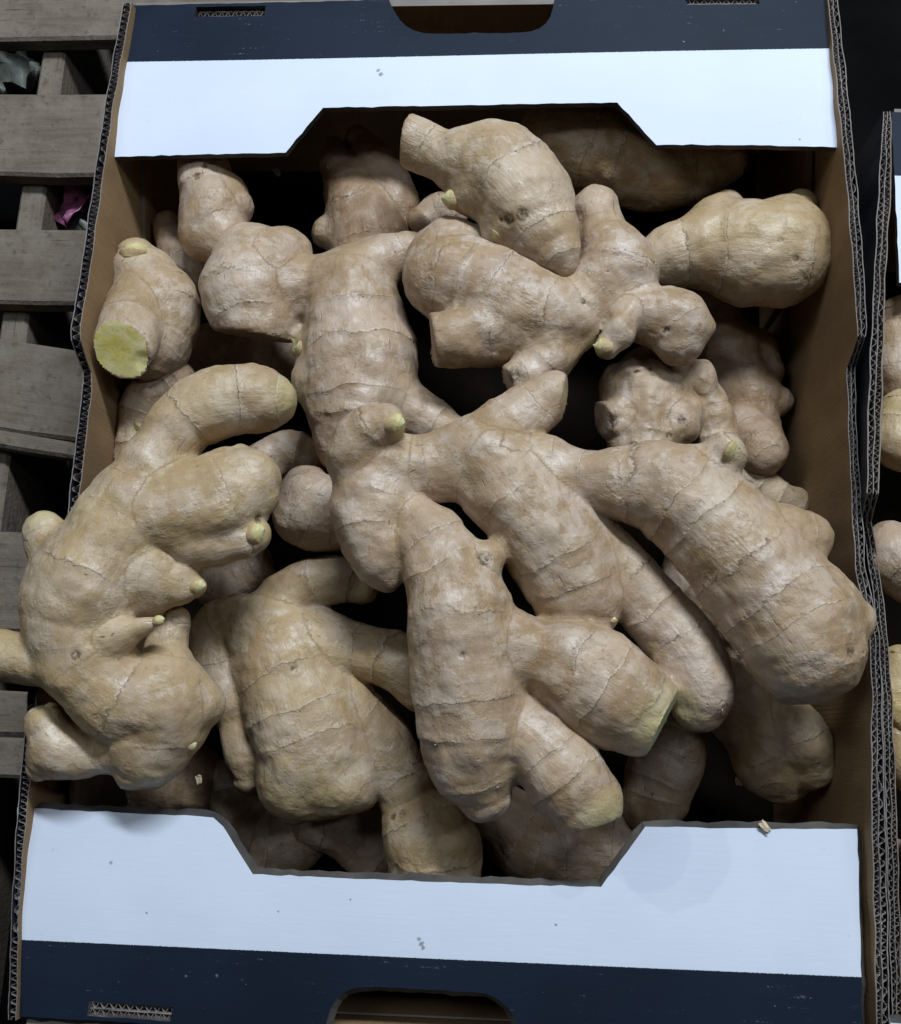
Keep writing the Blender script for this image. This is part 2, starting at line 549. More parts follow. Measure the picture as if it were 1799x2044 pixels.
def line_dist(a, b_, inner):
    a, b_ = Vector(a), Vector(b_)
    nrm = Vector((-(b_ - a).y, (b_ - a).x)).normalized()
    s = 1 if (Vector(inner) - a).dot(nrm) > 0 else -1
    return lambda x, y: s * (Vector((x, y)) - a).dot(nrm)

crate = tag(empty("ginger_carton", (0, 0, 0)), "navy and white cardboard carton with notched top flaps, heaped full of ginger in the middle", "carton", "open cartons of ginger")

TH = .0042
def blobs(lst):
    L = [(Vector(W2(x, y)), r) for x, y, r in lst]
    def fn(x, y):
        p = Vector((x, y))
        return max([0.0] + [max(0.0, 1 - ((p - c).length / r) ** 2) for c, r in L])
    return fn
def disc(lst):
    L = [(Vector(W2(x, y)), r) for x, y, r in lst]
    def fn(x, y):
        p = Vector((x, y))
        return max([0.0] + [max(0.0, min(1.0, (r - (p - c).length) / .004 + .5)) for c, r in L])
    return fn

# back flap: fold at the top of the picture
bk = [W2(*p) for p in ((258, 6), (228, 312), (400, 307), (570, 304), (645, 215), (940, 211), (1232, 208), (1310, 293), (1500, 293), (1675, 298), (1652, -12))]
hb = [W2(1108, -9), W2(1096, 64), W2(810, 66), W2(776, -4)]
hb = rounded(hb, [0, .016, .016, 0])
bk_out = bk + hb
slot1 = [W2(*p) for p in ((390, 9), (385, 29), (527, 27), (529, 7))]
slot2 = [W2(*p) for p in ((1366, -6), (1372, 10), (1516, 9), (1514, -8))]
wb = line_dist(W2(248, 121), W2(1664, 99), W2(900, 200))
def z_back(x, y):
    return H + .0012 * math.sin(x * 9) + .0008 * math.sin(y * 40)
me = sheet("flap", bk_out, [slot1, slot2], z_back, TH, .011, {"wline": wb, "stain": lambda x, y: 0})
link("flap", me, [M_PRINT, M_KRAFT, M_RIM], crate)
# front flap
fr_ = [W2(*p) for p in ((36, 2030), (1722, 2108), (1718, 1880), (1712, 1655), (1500, 1653), (1288, 1650), (1200, 1770), (860, 1760), (505, 1745), (445, 1650), (425, 1632), (230, 1622), (32, 1612), (34, 1820))]
hf = [W2(648, 2062), W2(668, 1966), W2(1016, 1982), W2(1044, 2080)]
hf = rounded(hf, [0, .016, .016, 0])
fr_out = fr_[:1] + hf + fr_[1:]
slot3 = [W2(*p) for p in ((178, 1998), (173, 2028), (340, 2039), (346, 2010))]
slot4 = [W2(*p) for p in ((1400, 2062), (1396, 2092), (1560, 2100), (1562, 2070))]
wf = line_dist(W2(38, 1876), W2(1722, 1950), W2(900, 1800))
def z_front(x, y):
    return H + .0010 * math.sin(x * 11 + 1) + .0006 * math.sin(y * 45)
me = sheet("flap", fr_out, [slot3, slot4], z_front, TH, .011, flare=.0026, attrs={"wline": wf, "stain": disc([(1345, 1700, .026), (1290, 1690, .022), (1130, 1752, .009)])})
link("flap", me, [M_PRINT, M_KRAFT, M_RIM], crate)

# side walls: measured run of the top edge, (inner x, outer x, y, height above the flaps)
def wall(side, run, flutes, parent, foot=None):
    P = []
    for (xi, xo, y, dz) in run:
        a, b_ = at(xi, y, H + dz), at(xo, y, H + dz)
        P.append((a[0], b_[0], .5 * (a[1] + b_[1]), H + dz))
    P.sort(key=lambda p: p[2])
    P = np.array(P)
    ylo, yhi = P[0, 2], P[-1, 2]
    def prof(y):
        return [np.interp(y, P[:, 2], P[:, k]) for k in (0, 1, 3)]
    xb_in = side * .1945
    xb_out = side * .2005
    if foot:
        xb_in, xb_out = P[:, 1].mean() + .012, P[:, 1].mean() + .006
    lt = .00045
    rs = np.random.RandomState(7 + flutes)
    ys = np.arange(ylo, yhi, .0025)
    ys = np.append(ys, yhi)
    jag = {}
    def liner(name, t0, t1, mats, zj):
        """thin paper sheet between fractions t0..t1 of the wall's thickness"""
        v, f, mi = [], [], []
        for i, y in enumerate(ys):
            xi, xo, zt = prof(y)
            zt2 = zt + rs.uniform(-1, 1) * zj
            wv = .00035 * math.sin(y * 210 + t0 * 9) * math.sin(y * 37 + t0 * 3)
            xi, xo = xi + wv, xo + wv
            for t in (t0, t1):
                v.append((xi + (xo - xi) * t, y, zt2))
                v.append((xb_in + (xb_out - xb_in) * t, y, 0.001))
            xm, zm = None, None
        n = len(ys)
        for i in range(n - 1):
            a = i * 4; b_ = a + 4
            f += [(a, a + 1, b_ + 1, b_), (a + 2, b_ + 2, b_ + 3, a + 3), (a, b_, b_ + 2, a + 2)]
            mi += [0, 1, 2]
        for a in (0, (n - 1) * 4):
            f.append((a, a + 2, a + 3, a + 1)); mi.append(2)
        me = mesh(name, v, f)
        me.polygons.foreach_set("material_index", mi)
        return link(name, me, mats, parent)
    w_ = liner("side_wall", .0, .09, [M_KRAFT, M_KRAFT, M_EDGE], .0002)
    liner("outer_liner", .91, 1.0, [M_NAVY, M_NAVY, M_EDGE], .0003).parent = w_
    if flutes == 2:
        liner("middle_liner", .46, .53, [M_EDGE, M_EDGE, M_EDGE], .0003).parent = w_
    spans = [(.09, .46), (.53, .91)] if flutes == 2 else [(.09, .91)]
    for si, (a0, a1) in enumerate(spans):
        v, f, mi = [], [], []
        pitch = .0037 if si == 0 else .0044
        ny = int((yhi - ylo) / pitch * 8)
        ph = 0.0
        for i in range(ny + 1):
            y = ylo + (yhi - ylo) * i / ny
            ph += 2 * math.pi / 8 * (1 + .30 * math.sin(y * 61 + si * 2) + .22 * math.sin(y * 143 + si) + rs.uniform(-.25, .25))
            crush = .80 + .20 * math.sin(y * 47 + si * 3) * math.sin(y * 171)
            xi, xo, zt = prof(y)
            c = .5 + .5 * math.tanh(1.6 * math.sin(ph)) / math.tanh(1.6)
            c = .5 + (c - .5) * crush
            zt -= .0003 + abs(rs.normal()) * .0005
            for dt in (-.03, .03):
                t = a0 + (a1 - a0) * c + dt
                xt, xf = xi + (xo - xi) * t, xb_in + (xb_out - xb_in) * t
                v.append((xt, y, zt))
                v.append((xt + (xf - xt) * .03 / zt, y, zt - .03))
        for i in range(ny):
            a = i * 4; b_ = a + 4
            f += [(a, a + 1, b_ + 1, b_), (a + 2, b_ + 2, b_ + 3, a + 3), (a, b_, b_ + 2, a + 2)]
        o = link("fluting", mesh("fluting", v, f), M_FLUTE, w_)
    return w_

right_run = [(1651, 1671, -14, .004), (1671, 1693, 183, .008), (1690, 1711, 367, .011), (1704, 1726, 550, .013), (1711, 1730, 655, .014),
             (1711, 1728, 672, .013), (1691, 1708, 735, -.004), (1691, 1707, 760, -.005), (1696, 1713, 913, -.006), (1703, 1724, 1060, -.005), (1708, 1728, 1133, -.004),
             (1714, 1735, 1165, -.003), (1736, 1757, 1270, .010), (1741, 1761, 1390, .012), (1739, 1764, 1513, .012), (1740, 1769, 1660, .010), (1745, 1773, 1843, .007), (1749, 1776, 2030, .004), (1752, 1780, 2112, .003)]
left_run = [(264, 246, 4, .004), (231, 214, 183, .007), (208, 190, 340, .009), (178, 158, 560, .012), (160, 141, 655, .013), (161, 142, 675, .012), (184, 165, 745, -.004),
            (182, 162, 800, -.006), (171, 150, 890, -.006), (155, 134, 1030, -.006), (128, 104, 1180, -.005), (118, 94, 1240, -.003), (74, 54, 1390, .008), (68, 46, 1500, .008), (56, 36, 1600, .006), (42, 26, 1760, .003), (36, 20, 1900, .003), (34, 17, 2036, .002)]
wall(1, right_run, 2, crate)
wall(-1, left_run, 1, crate)

# end walls and floor of the carton
def slab(name, pts, thick, mats, parent):
    """quad panel given four corners (inner face), thickened along its normal"""
    P = [Vector(p) for p in pts]
    n = (P[1] - P[0]).cross(P[3] - P[0]).normalized() * thick
    v = [tuple(p) for p in P] + [tuple(p - n) for p in P]
    f = [(0, 1, 2, 3), (7, 6, 5, 4), (0, 4, 5, 1), (1, 5, 6, 2), (2, 6, 7, 3), (3, 7, 4, 0)]
    me = mesh(name, v, f)
    me.polygons.foreach_set("material_index", [0, 1, 2, 2, 2, 2])
    return link(name, me, mats, parent)
def end_wall(side):
    zt = H - TH - .0006
    if side > 0:
        a, b_ = W2(258, 8), W2(1652, -11)
    else:
        a, b_ = W2(36, 2029), W2(1722, 2106)
    a, b_ = Vector(a), Vector(b_)
    c0, c1 = a.lerp(b_, .372), a.lerp(b_, .608)
    def seg(name, p, q, z0, z1, inset=0.0):
        d = Vector((0, -side * inset))
        p, q = p + d, q + d
        pts = [(p.x, p.y, z0), (q.x, q.y, z0), (q.x, q.y, z1), (p.x, p.y, z1)]
        if side < 0:
            pts = [pts[1], pts[0], pts[3], pts[2]]
        return slab(name, pts, .0045, [M_KRAFT, M_NAVY, M_EDGE], crate)
    seg("end_wall", a.lerp(b_, .006), b_.lerp(a, .006), .001, zt)
    # inner panel added behind the hand hole, its lean shaped to catch light
    p, q = a.lerp(b_, .03), b_.lerp(a, .03)
    d0, d1 = Vector((0, -side * .018)), Vector((0, -side * .0015))
    pts = [(p.x, (p + d0).y, .004), (q.x, (q + d0).y, .004), (q.x, (q + d1).y, H - .030), (p.x, (p + d1).y, H - .030)]
    if side < 0:
        pts = [pts[1], pts[0], pts[3], pts[2]]
    slab("inner_panel", pts, .001, [M_KRAFT, M_KRAFT, M_EDGE], crate)
end_wall(1)
end_wall(-1)
slab("base_panel", [(-.194, -.272, .006), (.194, -.272, .006), (.194, .272, .006), (-.194, .272, .006)], .004, [M_SHADE_FILM, M_KRAFT, M_EDGE], crate)
# glued corner panels that lie against the side walls inside the carton
for sx, y0, y1 in ((1, .135, .262), (-1, .150, .262)):
    x = sx * .1915
    pts = [(x, y0, .01), (x, y1, .01), (x + sx * .004, y1, H - .014), (x + sx * .004, y0, H - .05)]
    if sx > 0:
        pts = [pts[0], pts[3], pts[2], pts[1]]
    slab("corner_panel", pts, .003, [M_KRAFT, M_KRAFT, M_EDGE], crate)
# dark film lining that hangs inside the front left corner
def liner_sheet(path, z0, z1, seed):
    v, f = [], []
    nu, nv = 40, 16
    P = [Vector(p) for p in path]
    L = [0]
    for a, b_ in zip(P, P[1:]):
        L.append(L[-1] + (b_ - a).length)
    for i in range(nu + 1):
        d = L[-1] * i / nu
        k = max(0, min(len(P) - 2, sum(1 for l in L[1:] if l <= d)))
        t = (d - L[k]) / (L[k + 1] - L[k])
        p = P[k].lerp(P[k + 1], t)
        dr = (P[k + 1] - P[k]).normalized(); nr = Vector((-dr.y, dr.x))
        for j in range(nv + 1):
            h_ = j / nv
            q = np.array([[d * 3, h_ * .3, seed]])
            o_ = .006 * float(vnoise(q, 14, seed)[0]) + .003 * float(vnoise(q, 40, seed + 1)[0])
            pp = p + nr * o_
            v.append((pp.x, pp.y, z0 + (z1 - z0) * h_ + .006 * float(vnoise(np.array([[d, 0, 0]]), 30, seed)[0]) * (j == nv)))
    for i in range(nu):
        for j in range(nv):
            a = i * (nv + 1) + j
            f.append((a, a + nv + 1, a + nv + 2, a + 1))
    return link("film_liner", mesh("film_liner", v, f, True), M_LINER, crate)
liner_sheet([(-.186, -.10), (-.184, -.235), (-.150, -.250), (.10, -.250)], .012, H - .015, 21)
# locking tabs that stand in the slots, corrugated ends up
def tab(x0, x1, yc, drop):
    a, b_ = Vector(W2(x0, yc[0])), Vector(W2(x1, yc[1]))
    d = (b_ - a).normalized(); n = Vector((-d.y, d.x))
    L = (b_ - a).length
    v, f = [], []
    def strip(o0, o1, zt):
        s = len(v)
        for k in range(13):
            t = L * k / 12
            for o in (o0, o1):
                q = a + d * t + n * o
                zz = zt + rng.uniform(-1, 1) * .00025
                v.append((q.x, q.y, zz)); v.append((q.x, q.y, H - .03))
        for k in range(12):
            i = s + k * 4; j = i + 4
            f.extend([(i, i + 1, j + 1, j), (i + 2, j + 2, j + 3, i + 3), (i, j, j + 2, i + 2)])
    zt = H - drop
    for o in (-.0031, 0, .0031):
        strip(o - .00025, o + .00025, zt)
    root = link("locking_tab", mesh("locking_tab", v, f), M_EDGE, crate)
    v2, f2 = [], []
    for (o0, o1, ph0) in ((-.0029, -.0002, 0), (.0002, .0029, 1.5)):
        s = len(v2)
        n_ = int(L / .0042 * 8)
        for k in range(n_ + 1):
            t = L * k / n_
            c = .5 + .5 * math.sin(2 * math.pi * k / 8 + ph0 + .5 * math.sin(k * .21))
            for dd in (-.0001, .0001):
                q = a + d * t + n * (o0 + (o1 - o0) * c + dd * 2)
                v2.append((q.x, q.y, zt - .0004)); v2.append((q.x, q.y, zt - .012))
        for k in range(n_):
            i = s + k * 4; j = i + 4
            f2.extend([(i, i + 1, j + 1, j), (i + 2, j + 2, j + 3, i + 3), (i, j, j + 2, i + 2)])
    link("fluting", mesh("fluting", v2, f2), M_FLUTE, root)
tab(391, 524, (13, 11), .0050)
tab(1372, 1512, (-6, -7), .002)
tab(179, 341, (2014, 2025), .001)
tab(1402, 1556, (2079, 2086), .001)

# ------------------------------------------------------------------ ginger
VOX = .00125

def surface_nets(fld, org, h):
    s = fld < 0
    nx, ny, nz = fld.shape
    cnt = np.zeros((nx - 1, ny - 1, nz - 1), np.uint8)
    for a in (0, 1):
        for b_ in (0, 1):
            for c in (0, 1):
                cnt += s[a:nx - 1 + a, b_:ny - 1 + b_, c:nz - 1 + c]
    act = np.argwhere((cnt > 0) & (cnt < 8))
    idx = -np.ones((nx - 1, ny - 1, nz - 1), np.int32)
    idx[act[:, 0], act[:, 1], act[:, 2]] = np.arange(len(act))
    val = {}
    for a in (0, 1):
        for b_ in (0, 1):
            for c in (0, 1):
                val[a, b_, c] = fld[act[:, 0] + a, act[:, 1] + b_, act[:, 2] + c]
    acc = np.zeros((len(act), 3)); num = np.zeros(len(act))
    corners = list(val)
    for p in corners:
        for ax in range(3):
            if p[ax] == 0:
                q = list(p); q[ax] = 1; q = tuple(q)
                f0, f1 = val[p], val[q]
                cr = (f0 < 0) != (f1 < 0)
                t = np.where(cr, f0 / np.where(cr, f0 - f1, 1), 0)
                pos = np.array(p, float)[None, :].repeat(len(act), 0)
                pos[:, ax] = t
                acc[cr] += pos[cr]; num[cr] += 1
    V = (act + acc / num[:, None]) * h + org
    quads = []
    for ax in range(3):
        a = [slice(None)] * 3; b_ = [slice(None)] * 3
        a[ax] = slice(0, -1); b_[ax] = slice(1, None)
        s0, s1 = s[tuple(a)], s[tuple(b_)]
        e = np.argwhere(s0 != s1)
        u, v_ = [(1, 2), (2, 0), (0, 1)][ax]
        lim = [nx - 1, ny - 1, nz - 1]
        e = e[(e[:, u] > 0) & (e[:, v_] > 0) & (e[:, u] < lim[u]) & (e[:, v_] < lim[v_])]
        flip = s0[e[:, 0], e[:, 1], e[:, 2]]
        def cell(du, dv):
            c = e.copy(); c[:, u] += du; c[:, v_] += dv
            return idx[c[:, 0], c[:, 1], c[:, 2]]
        q = np.stack([cell(-1, -1), cell(0, -1), cell(0, 0), cell(-1, 0)], 1)
        q[~flip] = q[~flip][:, ::-1]
        quads.append(q)
    return V, np.concatenate(quads)

def spline(P, step_of):
    """Catmull-Rom through rows (x, y, z, r), sampled about step_of(r) apart"""
    P = np.array(P, float)
    if len(P) == 1:
        return P
    Q = np.vstack([2 * P[0] - P[1], P, 2 * P[-1] - P[-2]])
    out = []
    for i in range(1, len(Q) - 2):
        p0, p1, p2, p3 = Q[i - 1:i + 3]
        n = max(2, int(np.linalg.norm((p2 - p1)[:3]) / step_of(min(p1[3], p2[3]))))
        for k in range(n):
            t = k / n
            c = .5 * ((2 * p1) + (p2 - p0) * t + (2 * p0 - 5 * p1 + 4 * p2 - p3) * t * t + (3 * p1 - p0 - 3 * p2 + p3) * t ** 3)
            c[3] = p1[3] + (p2[3] - p1[3]) * (t * t * (3 - 2 * t))
            out.append(c)
    out.append(P[-1])
    return np.array(out)

ALL = []
def ginger(label, z, chains, buds=(), cuts=(), marks=(), hue=None, flakes=70, k=.0040, pitch=(.013, .019), ringamp=.0007, lump=1.0, yel=0.0, tips=(), group="ginger roots heaped in the carton", vox=VOX, seed=None, cat="ginger root"):
    """chains: lists of (px, py, r_px[, dz]); cuts: (chain index, px, py, dz, (dx, dy, dzdir)); buds: (px, py, dx, dy, r, len, dz)"""
    seed = len(ALL) + 11 if seed is None else seed
    rs = random.Random(seed)
    hue = rs.random() ** 1.5 if hue is None else hue
    S, CH = [], []
    for ci, ch in enumerate(chains):
        rows_ = []
        for p in ch:
            zz = H + z + (p[3] if len(p) > 3 else 0.0)
            w_ = at(p[0], p[1], zz)
            r = p[2] * 1.0 * depth_at(p[0], p[1], zz) / FPX
            rows_.append((w_[0], w_[1], w_[2], r))
        s = spline(rows_, lambda r: max(.0018, .2 * r))
        S.append(s); CH.append(np.full(len(s), ci))
    A = np.vstack(S)
    pad = .006
    lo = (A[:, :3] - A[:, 3:4]).min(0) - pad
    hi = (A[:, :3] + A[:, 3:4]).max(0) + pad
    dim = np.ceil((hi - lo) / vox).astype(int) + 1
    fld = np.full(dim, .02, np.float32)
    ax = [lo[i] + np.arange(dim[i]) * vox for i in range(3)]
    cutd = {}
    fresh = {}
    for (ci, px, py, dz, nd, *fr_mat) in cuts:
        if fr_mat: fresh[ci] = fr_mat[0]
        n_ = np.array(nd, float); n_ /= np.linalg.norm(n_)
        cutd[ci] = (at(px, py, H + z + dz), n_)
    for ci, s in enumerate(S):
        c0 = np.maximum(((s[:, :3] - s[:, 3:4]).min(0) - lo - k - .004) / vox, 0).astype(int)
        c1 = np.minimum(((s[:, :3] + s[:, 3:4]).max(0) - lo + k + .004) / vox + 2, dim).astype(int)
        sub = np.full(c1 - c0, .02, np.float32)
        for (x, y, zc, r) in s:
            R = r + k + .003
            i0 = np.maximum(((np.array([x, y, zc]) - R - lo) / vox).astype(int), c0)
            i1 = np.minimum(((np.array([x, y, zc]) + R - lo) / vox).astype(int) + 2, c1)
            gx = (ax[0][i0[0]:i1[0]] - x) ** 2
            gy = (ax[1][i0[1]:i1[1]] - y) ** 2
            gz = (ax[2][i0[2]:i1[2]] - zc) ** 2
            d = np.sqrt(gx[:, None, None] + gy[None, :, None] + gz[None, None, :]) - r
            t = sub[i0[0] - c0[0]:i1[0] - c0[0], i0[1] - c0[1]:i1[1] - c0[1], i0[2] - c0[2]:i1[2] - c0[2]]
            np.minimum(t, d, out=t)
        if ci in cutd:
            p_, n_ = cutd[ci]
            pl = ((ax[0][c0[0]:c1[0]] - p_[0]) * n_[0])[:, None, None] + ((ax[1][c0[1]:c1[1]] - p_[1]) * n_[1])[None, :, None] + ((ax[2][c0[2]:c1[2]] - p_[2]) * n_[2])[None, None, :]
            kk = .0015
            hh = np.clip(.5 - .5 * (sub - pl) / kk, 0, 1)
            sub = sub + (pl - sub) * hh + kk * hh * (1 - hh)
        t = fld[c0[0]:c1[0], c0[1]:c1[1], c0[2]:c1[2]]
        hh = np.clip(.5 + .5 * (t - sub) / k, 0, 1)
        t[...] = t + (sub - t) * hh - k * hh * (1 - hh)
    V, Q = surface_nets(fld, lo, vox)
    # normals
    def normals(V):
        a, b_, c, d = (V[Q[:, i]] for i in range(4))
        fn = np.cross(c - a, d - b_)
        nn = np.zeros_like(V)
        for i in range(4):
            np.add.at(nn, Q[:, i], fn)
        return nn / (np.linalg.norm(nn, axis=1)[:, None] + 1e-12)
    Nn = normals(V)
    # coordinates along and around the fingers
    nC = len(S)
    best = np.full(len(V), 9.0); second = np.full(len(V), 9.0); bi = np.zeros(len(V), int)
    arc = np.zeros(len(V)); flow = np.zeros((len(V), 3)); tip = np.zeros(len(V))
    per = []
    for ci, s in enumerate(S):
        seg = np.linalg.norm(np.diff(s[:, :3], axis=0), axis=1) if len(s) > 1 else np.array([])
        cum = np.concatenate([[0], np.cumsum(seg)])
        T = np.gradient(s[:, :3], axis=0) if len(s) > 1 else np.array([[1., 0, 0]])
        T /= np.linalg.norm(T, axis=1)[:, None] + 1e-9
        d = np.empty((len(V), len(s)), np.float32)
        for j in range(len(s)):
            d[:, j] = np.sqrt(((V - s[j, :3]) ** 2).sum(1)) - s[j, 3]
        m_ = d.min(1)
        w_ = np.exp(-(d - m_[:, None]) / .0022)
        w_ /= w_.sum(1)[:, None]
        ctr = w_ @ s[:, :3]
        ar = w_ @ cum
        tt = w_ @ T
        ar = ar + ((V - ctr) * tt).sum(1)
        per.append((m_, ar, cum[-1], ctr, tt))
        upd = m_ < best
        second = np.where(upd, best, np.minimum(second, m_))
        bi = np.where(upd, ci, bi)
        best = np.where(upd, m_, best)
    dom = np.clip((second - best) / .010, 0, 1) if nC > 1 else np.ones(len(V))
    dom = dom * dom * (3 - 2 * dom)
    ring = np.zeros(len(V))
    for ci in range(nC):
        sel = bi == ci
        m_, ar, L, ctr, tt = per[ci]
        pt = rs.uniform(*pitch)
        wig = vnoise(V[sel], 60, seed + ci) * .0022
        rg = (ar[sel] + wig) / pt
        rg = rg + .26 * np.sin(rg * 2.1 + seed + ci * 2) + .10 * np.sin(rg * 4.3 + ci)
        ring[sel] = rg + 20 + 31.37 * (ci + 1) + seed * 3
        q = V[sel] - ctr[sel]
        t_ = tt[sel] / (np.linalg.norm(tt[sel], axis=1)[:, None] + 1e-9)
        q = q - t_ * (q * t_).sum(1)[:, None]
        flow[sel] = q + np.array([7.1 * ci, 3.3 * ci, 0]) + t_ * 0
        flow[sel] += (t_ * (ar[sel] * .10)[:, None])
    # surface relief
    u = ring - np.floor(ring)
    saw = np.where(u < .12, 1 - u / .12, (u - .12) / .88) - .5
    vis = np.clip(vnoise(V, 38, seed + 5) * 1.6 + .75, 0, 1)
    disp = lump * (.0017 * vnoise(V, 38, seed) + .0009 * vnoise(V, 95, seed + 1) + .00030 * vnoise(V, 260, seed + 2))
    disp += .7 * ringamp * saw * dom * vis
    cutm = np.zeros(len(V), bool)
    for ci, (p_, n_) in cutd.items():
        dd = (V - p_) @ n_
        c_ = (np.abs(dd) < .0011) & ((Nn @ n_) > .86) & (bi == ci)
        if ci in fresh:
            cutm |= c_ & (np.linalg.norm(V - p_, axis=1) < .022)
        disp = np.where(c_, .25 * disp, disp)
    V = V + Nn * disp[:, None]
    auto = [(b_[0], b_[1], b_[4] * 1.15, b_[6], .45) for b_ in buds]
    for (px, py, rad, dz, amt) in list(tips) + auto:
        c_ = at(px, py, H + z + dz)
        rr = rad * depth_at(px, py, H + z) / FPX
        dd = np.linalg.norm((V - c_) * np.array([1, 1, .6]), axis=1)
        tip = np.maximum(tip, amt * np.clip(1.35 - dd / rr, 0, 1))
    mark = np.zeros(len(V))
    if marks:
        c_ = (V - CAM) @ RC
        sx, sy, dp = PW / 2 - FPX * c_[:, 0] / c_[:, 2], PH / 2 + FPX * c_[:, 1] / c_[:, 2], -c_[:, 2]
        for (px, py, rad) in marks:
            near = np.hypot(sx - px, sy - py)
            ok = near < rad * 1.3
            if ok.any():
                centre = V[ok][np.argmin(near[ok] + (dp[ok] - dp[ok].min()) * 3000)]
                dd = np.linalg.norm(V - centre, axis=1) / (rad * dp[ok].min() / FPX)
                mark = np.maximum(mark, np.clip(1.25 - dd, 0, 1))
        V = V - Nn * (np.minimum(mark, .8) * .0012)[:, None]
    o = None
    def build(name, Qs, mat, parent):
        used = np.unique(Qs)
        remap = -np.ones(len(V), np.int64); remap[used] = np.arange(len(used))
        me = bpy.data.meshes.new(name)
        q = remap[Qs]
        me.vertices.add(len(used)); me.vertices.foreach_set("co", V[used].ravel().astype(np.float32))
        me.loops.add(q.size); me.loops.foreach_set("vertex_index", q.ravel().astype(np.int32))
        me.polygons.add(len(q))
        me.polygons.foreach_set("loop_start", np.arange(0, q.size, 4, dtype=np.int32))
        me.polygons.foreach_set("use_smooth", np.ones(len(q), bool))
        me.update(calc_edges=True)
        me.validate()
        for nm, arr in (("ring", ring), ("dom", dom), ("tip", tip), ("mark", mark), ("hue", np.full(len(V), hue)), ("yel", np.full(len(V), yel))):
            a_ = me.attributes.new(nm, 'FLOAT', 'POINT')
            a_.data.foreach_set("value", arr[used].astype(np.float32))
        a_ = me.attributes.new("flow", 'FLOAT_VECTOR', 'POINT')
        a_.data.foreach_set("vector", flow[used].ravel().astype(np.float32))
        return link(name, me, mat, parent)
    qc = cutm[Q].all(1)
    o = build("ginger_root", Q[~qc], M_GINGER, None)
    if qc.any():
        build("cut_end", Q[qc], list(fresh.values())[0], o)
    tag(o, label, cat, group)
    # torn edges of the dry scale leaves, standing along the node scars
    fr_ = ring - np.floor(ring)
    near = np.where(((fr_ < .05) | (fr_ > .95)) & (dom > .7) & (vis > .45) & (Nn[:, 2] > -.2))[0]
    if len(near) and flakes:
        rr = np.random.RandomState(seed)
        fv, ff = [], []
        axis_at = np.zeros_like(V)
        for ci in range(nC):
            axis_at[bi == ci] = per[ci][4][bi == ci]
        for i in rr.choice(near, min(flakes, len(near)), replace=False):
            n_, t_ = Nn[i], axis_at[i]
            t_ = t_ - n_ * (t_ @ n_); t_ /= np.linalg.norm(t_) + 1e-9
            c_ = np.cross(n_, t_)
            w_, h_ = rr.uniform(.0009, .0030), rr.uniform(.0004, .0013)
            up = n_ * rr.uniform(.25, .9) + t_ * rr.uniform(.5, 1.0)
            b0 = len(fv)
            base_ = V[i] - n_ * .0003
            for q_ in (-.5, -.15, .2, .5):
                fv.append(base_ + c_ * w_ * q_ + t_ * rr.uniform(-.0002, .0002))
                fv.append(base_ + c_ * w_ * q_ * rr.uniform(.6, 1.0) + up * h_ * (rr.uniform(.5, 1.0) if abs(q_) < .4 else rr.uniform(.1, .5)))
            for q_ in range(3):
                a_ = b0 + 2 * q_
                ff.append((a_, a_ + 2, a_ + 3, a_ + 1))
        fo = link("skin_flakes", mesh("skin_flakes", fv, ff), M_FLAKE, o)
        fo["kind"] = "stuff"
    for (px, py, dx, dy, r, ln, dz) in buds:
        bud(o, px, py, dx, dy, r, ln, H + z + dz, rs, V, Nn)
    ALL.append((o, V, Nn))
    return o

def bud(parent, px, py, dx, dy, r, ln, z, rs, V, Nn):
    """pale pointed shoot bud: a lathed, slightly crooked cone with scale steps"""
    sc_ = depth_at(px, py, z) / FPX
    r, ln = r * sc_, ln * sc_
    c = (V - CAM) @ RC                                   # seat the bud on the root's own surface
    d2 = np.hypot(PW / 2 - FPX * c[:, 0] / c[:, 2] - px, PH / 2 + FPX * c[:, 1] / c[:, 2] - py)
    i = int(np.argmin(d2 + -np.where(d2 < 7, c[:, 2] * 2000, -900) * 0 + np.where(d2 < 7, -c[:, 2] * 2000, 900 + 2000)))
    q = Vector(at(px + dx, py + dy, z)) - Vector(at(px, py, z))
    axis = (q.normalized() + Vector(Nn[i]) * .28).normalized()
    p = Vector(V[i]) - axis * ln * .30 - Vector(Nn[i]) * r * .35
    s_ = axis.orthogonal().normalized(); t_ = axis.cross(s_)
    prof = [(-.6, .9), (-.1, 1.05), (.15, 1.02), (.35, .93), (.37, .87), (.55, .77), (.70, .62), (.72, .56), (.85, .40), (.94, .22), (1.0, .04)]
    bend = s_ * rs.uniform(-.25, .25) + t_ * rs.uniform(-.25, .25)
    v, f = [], []
    n = 16
    for (h_, w_) in prof:
        for k in range(n):
            a = 2 * math.pi * k / n
            rr = r * w_ * (1 + .10 * math.sin(2 * a + h_ * 3) + rs.uniform(-.04, .04))
            c = p + axis * (h_ * ln * (1 + .12 * math.sin(a + 1) * (h_ > 0))) + bend * (max(h_, 0) ** 2 * ln) + (s_ * math.cos(a) + t_ * math.sin(a)) * rr
            v.append(tuple(c))
    for i in range(len(prof) - 1):
        for k in range(n):
            f.append((i * n + k, i * n + (k + 1) % n, (i + 1) * n + (k + 1) % n, (i + 1) * n + k))
    f.append(tuple((len(prof) - 1) * n + k for k in range(n)))
    me = mesh("bud", v, f, True)
    a_ = me.attributes.new("along", 'FLOAT', 'POINT')
    a_.data.foreach_set("value", [min(1.0, max(0.0, h_)) for (h_, w_) in prof for k in range(n)])
    link("bud", me, M_BUD, parent)

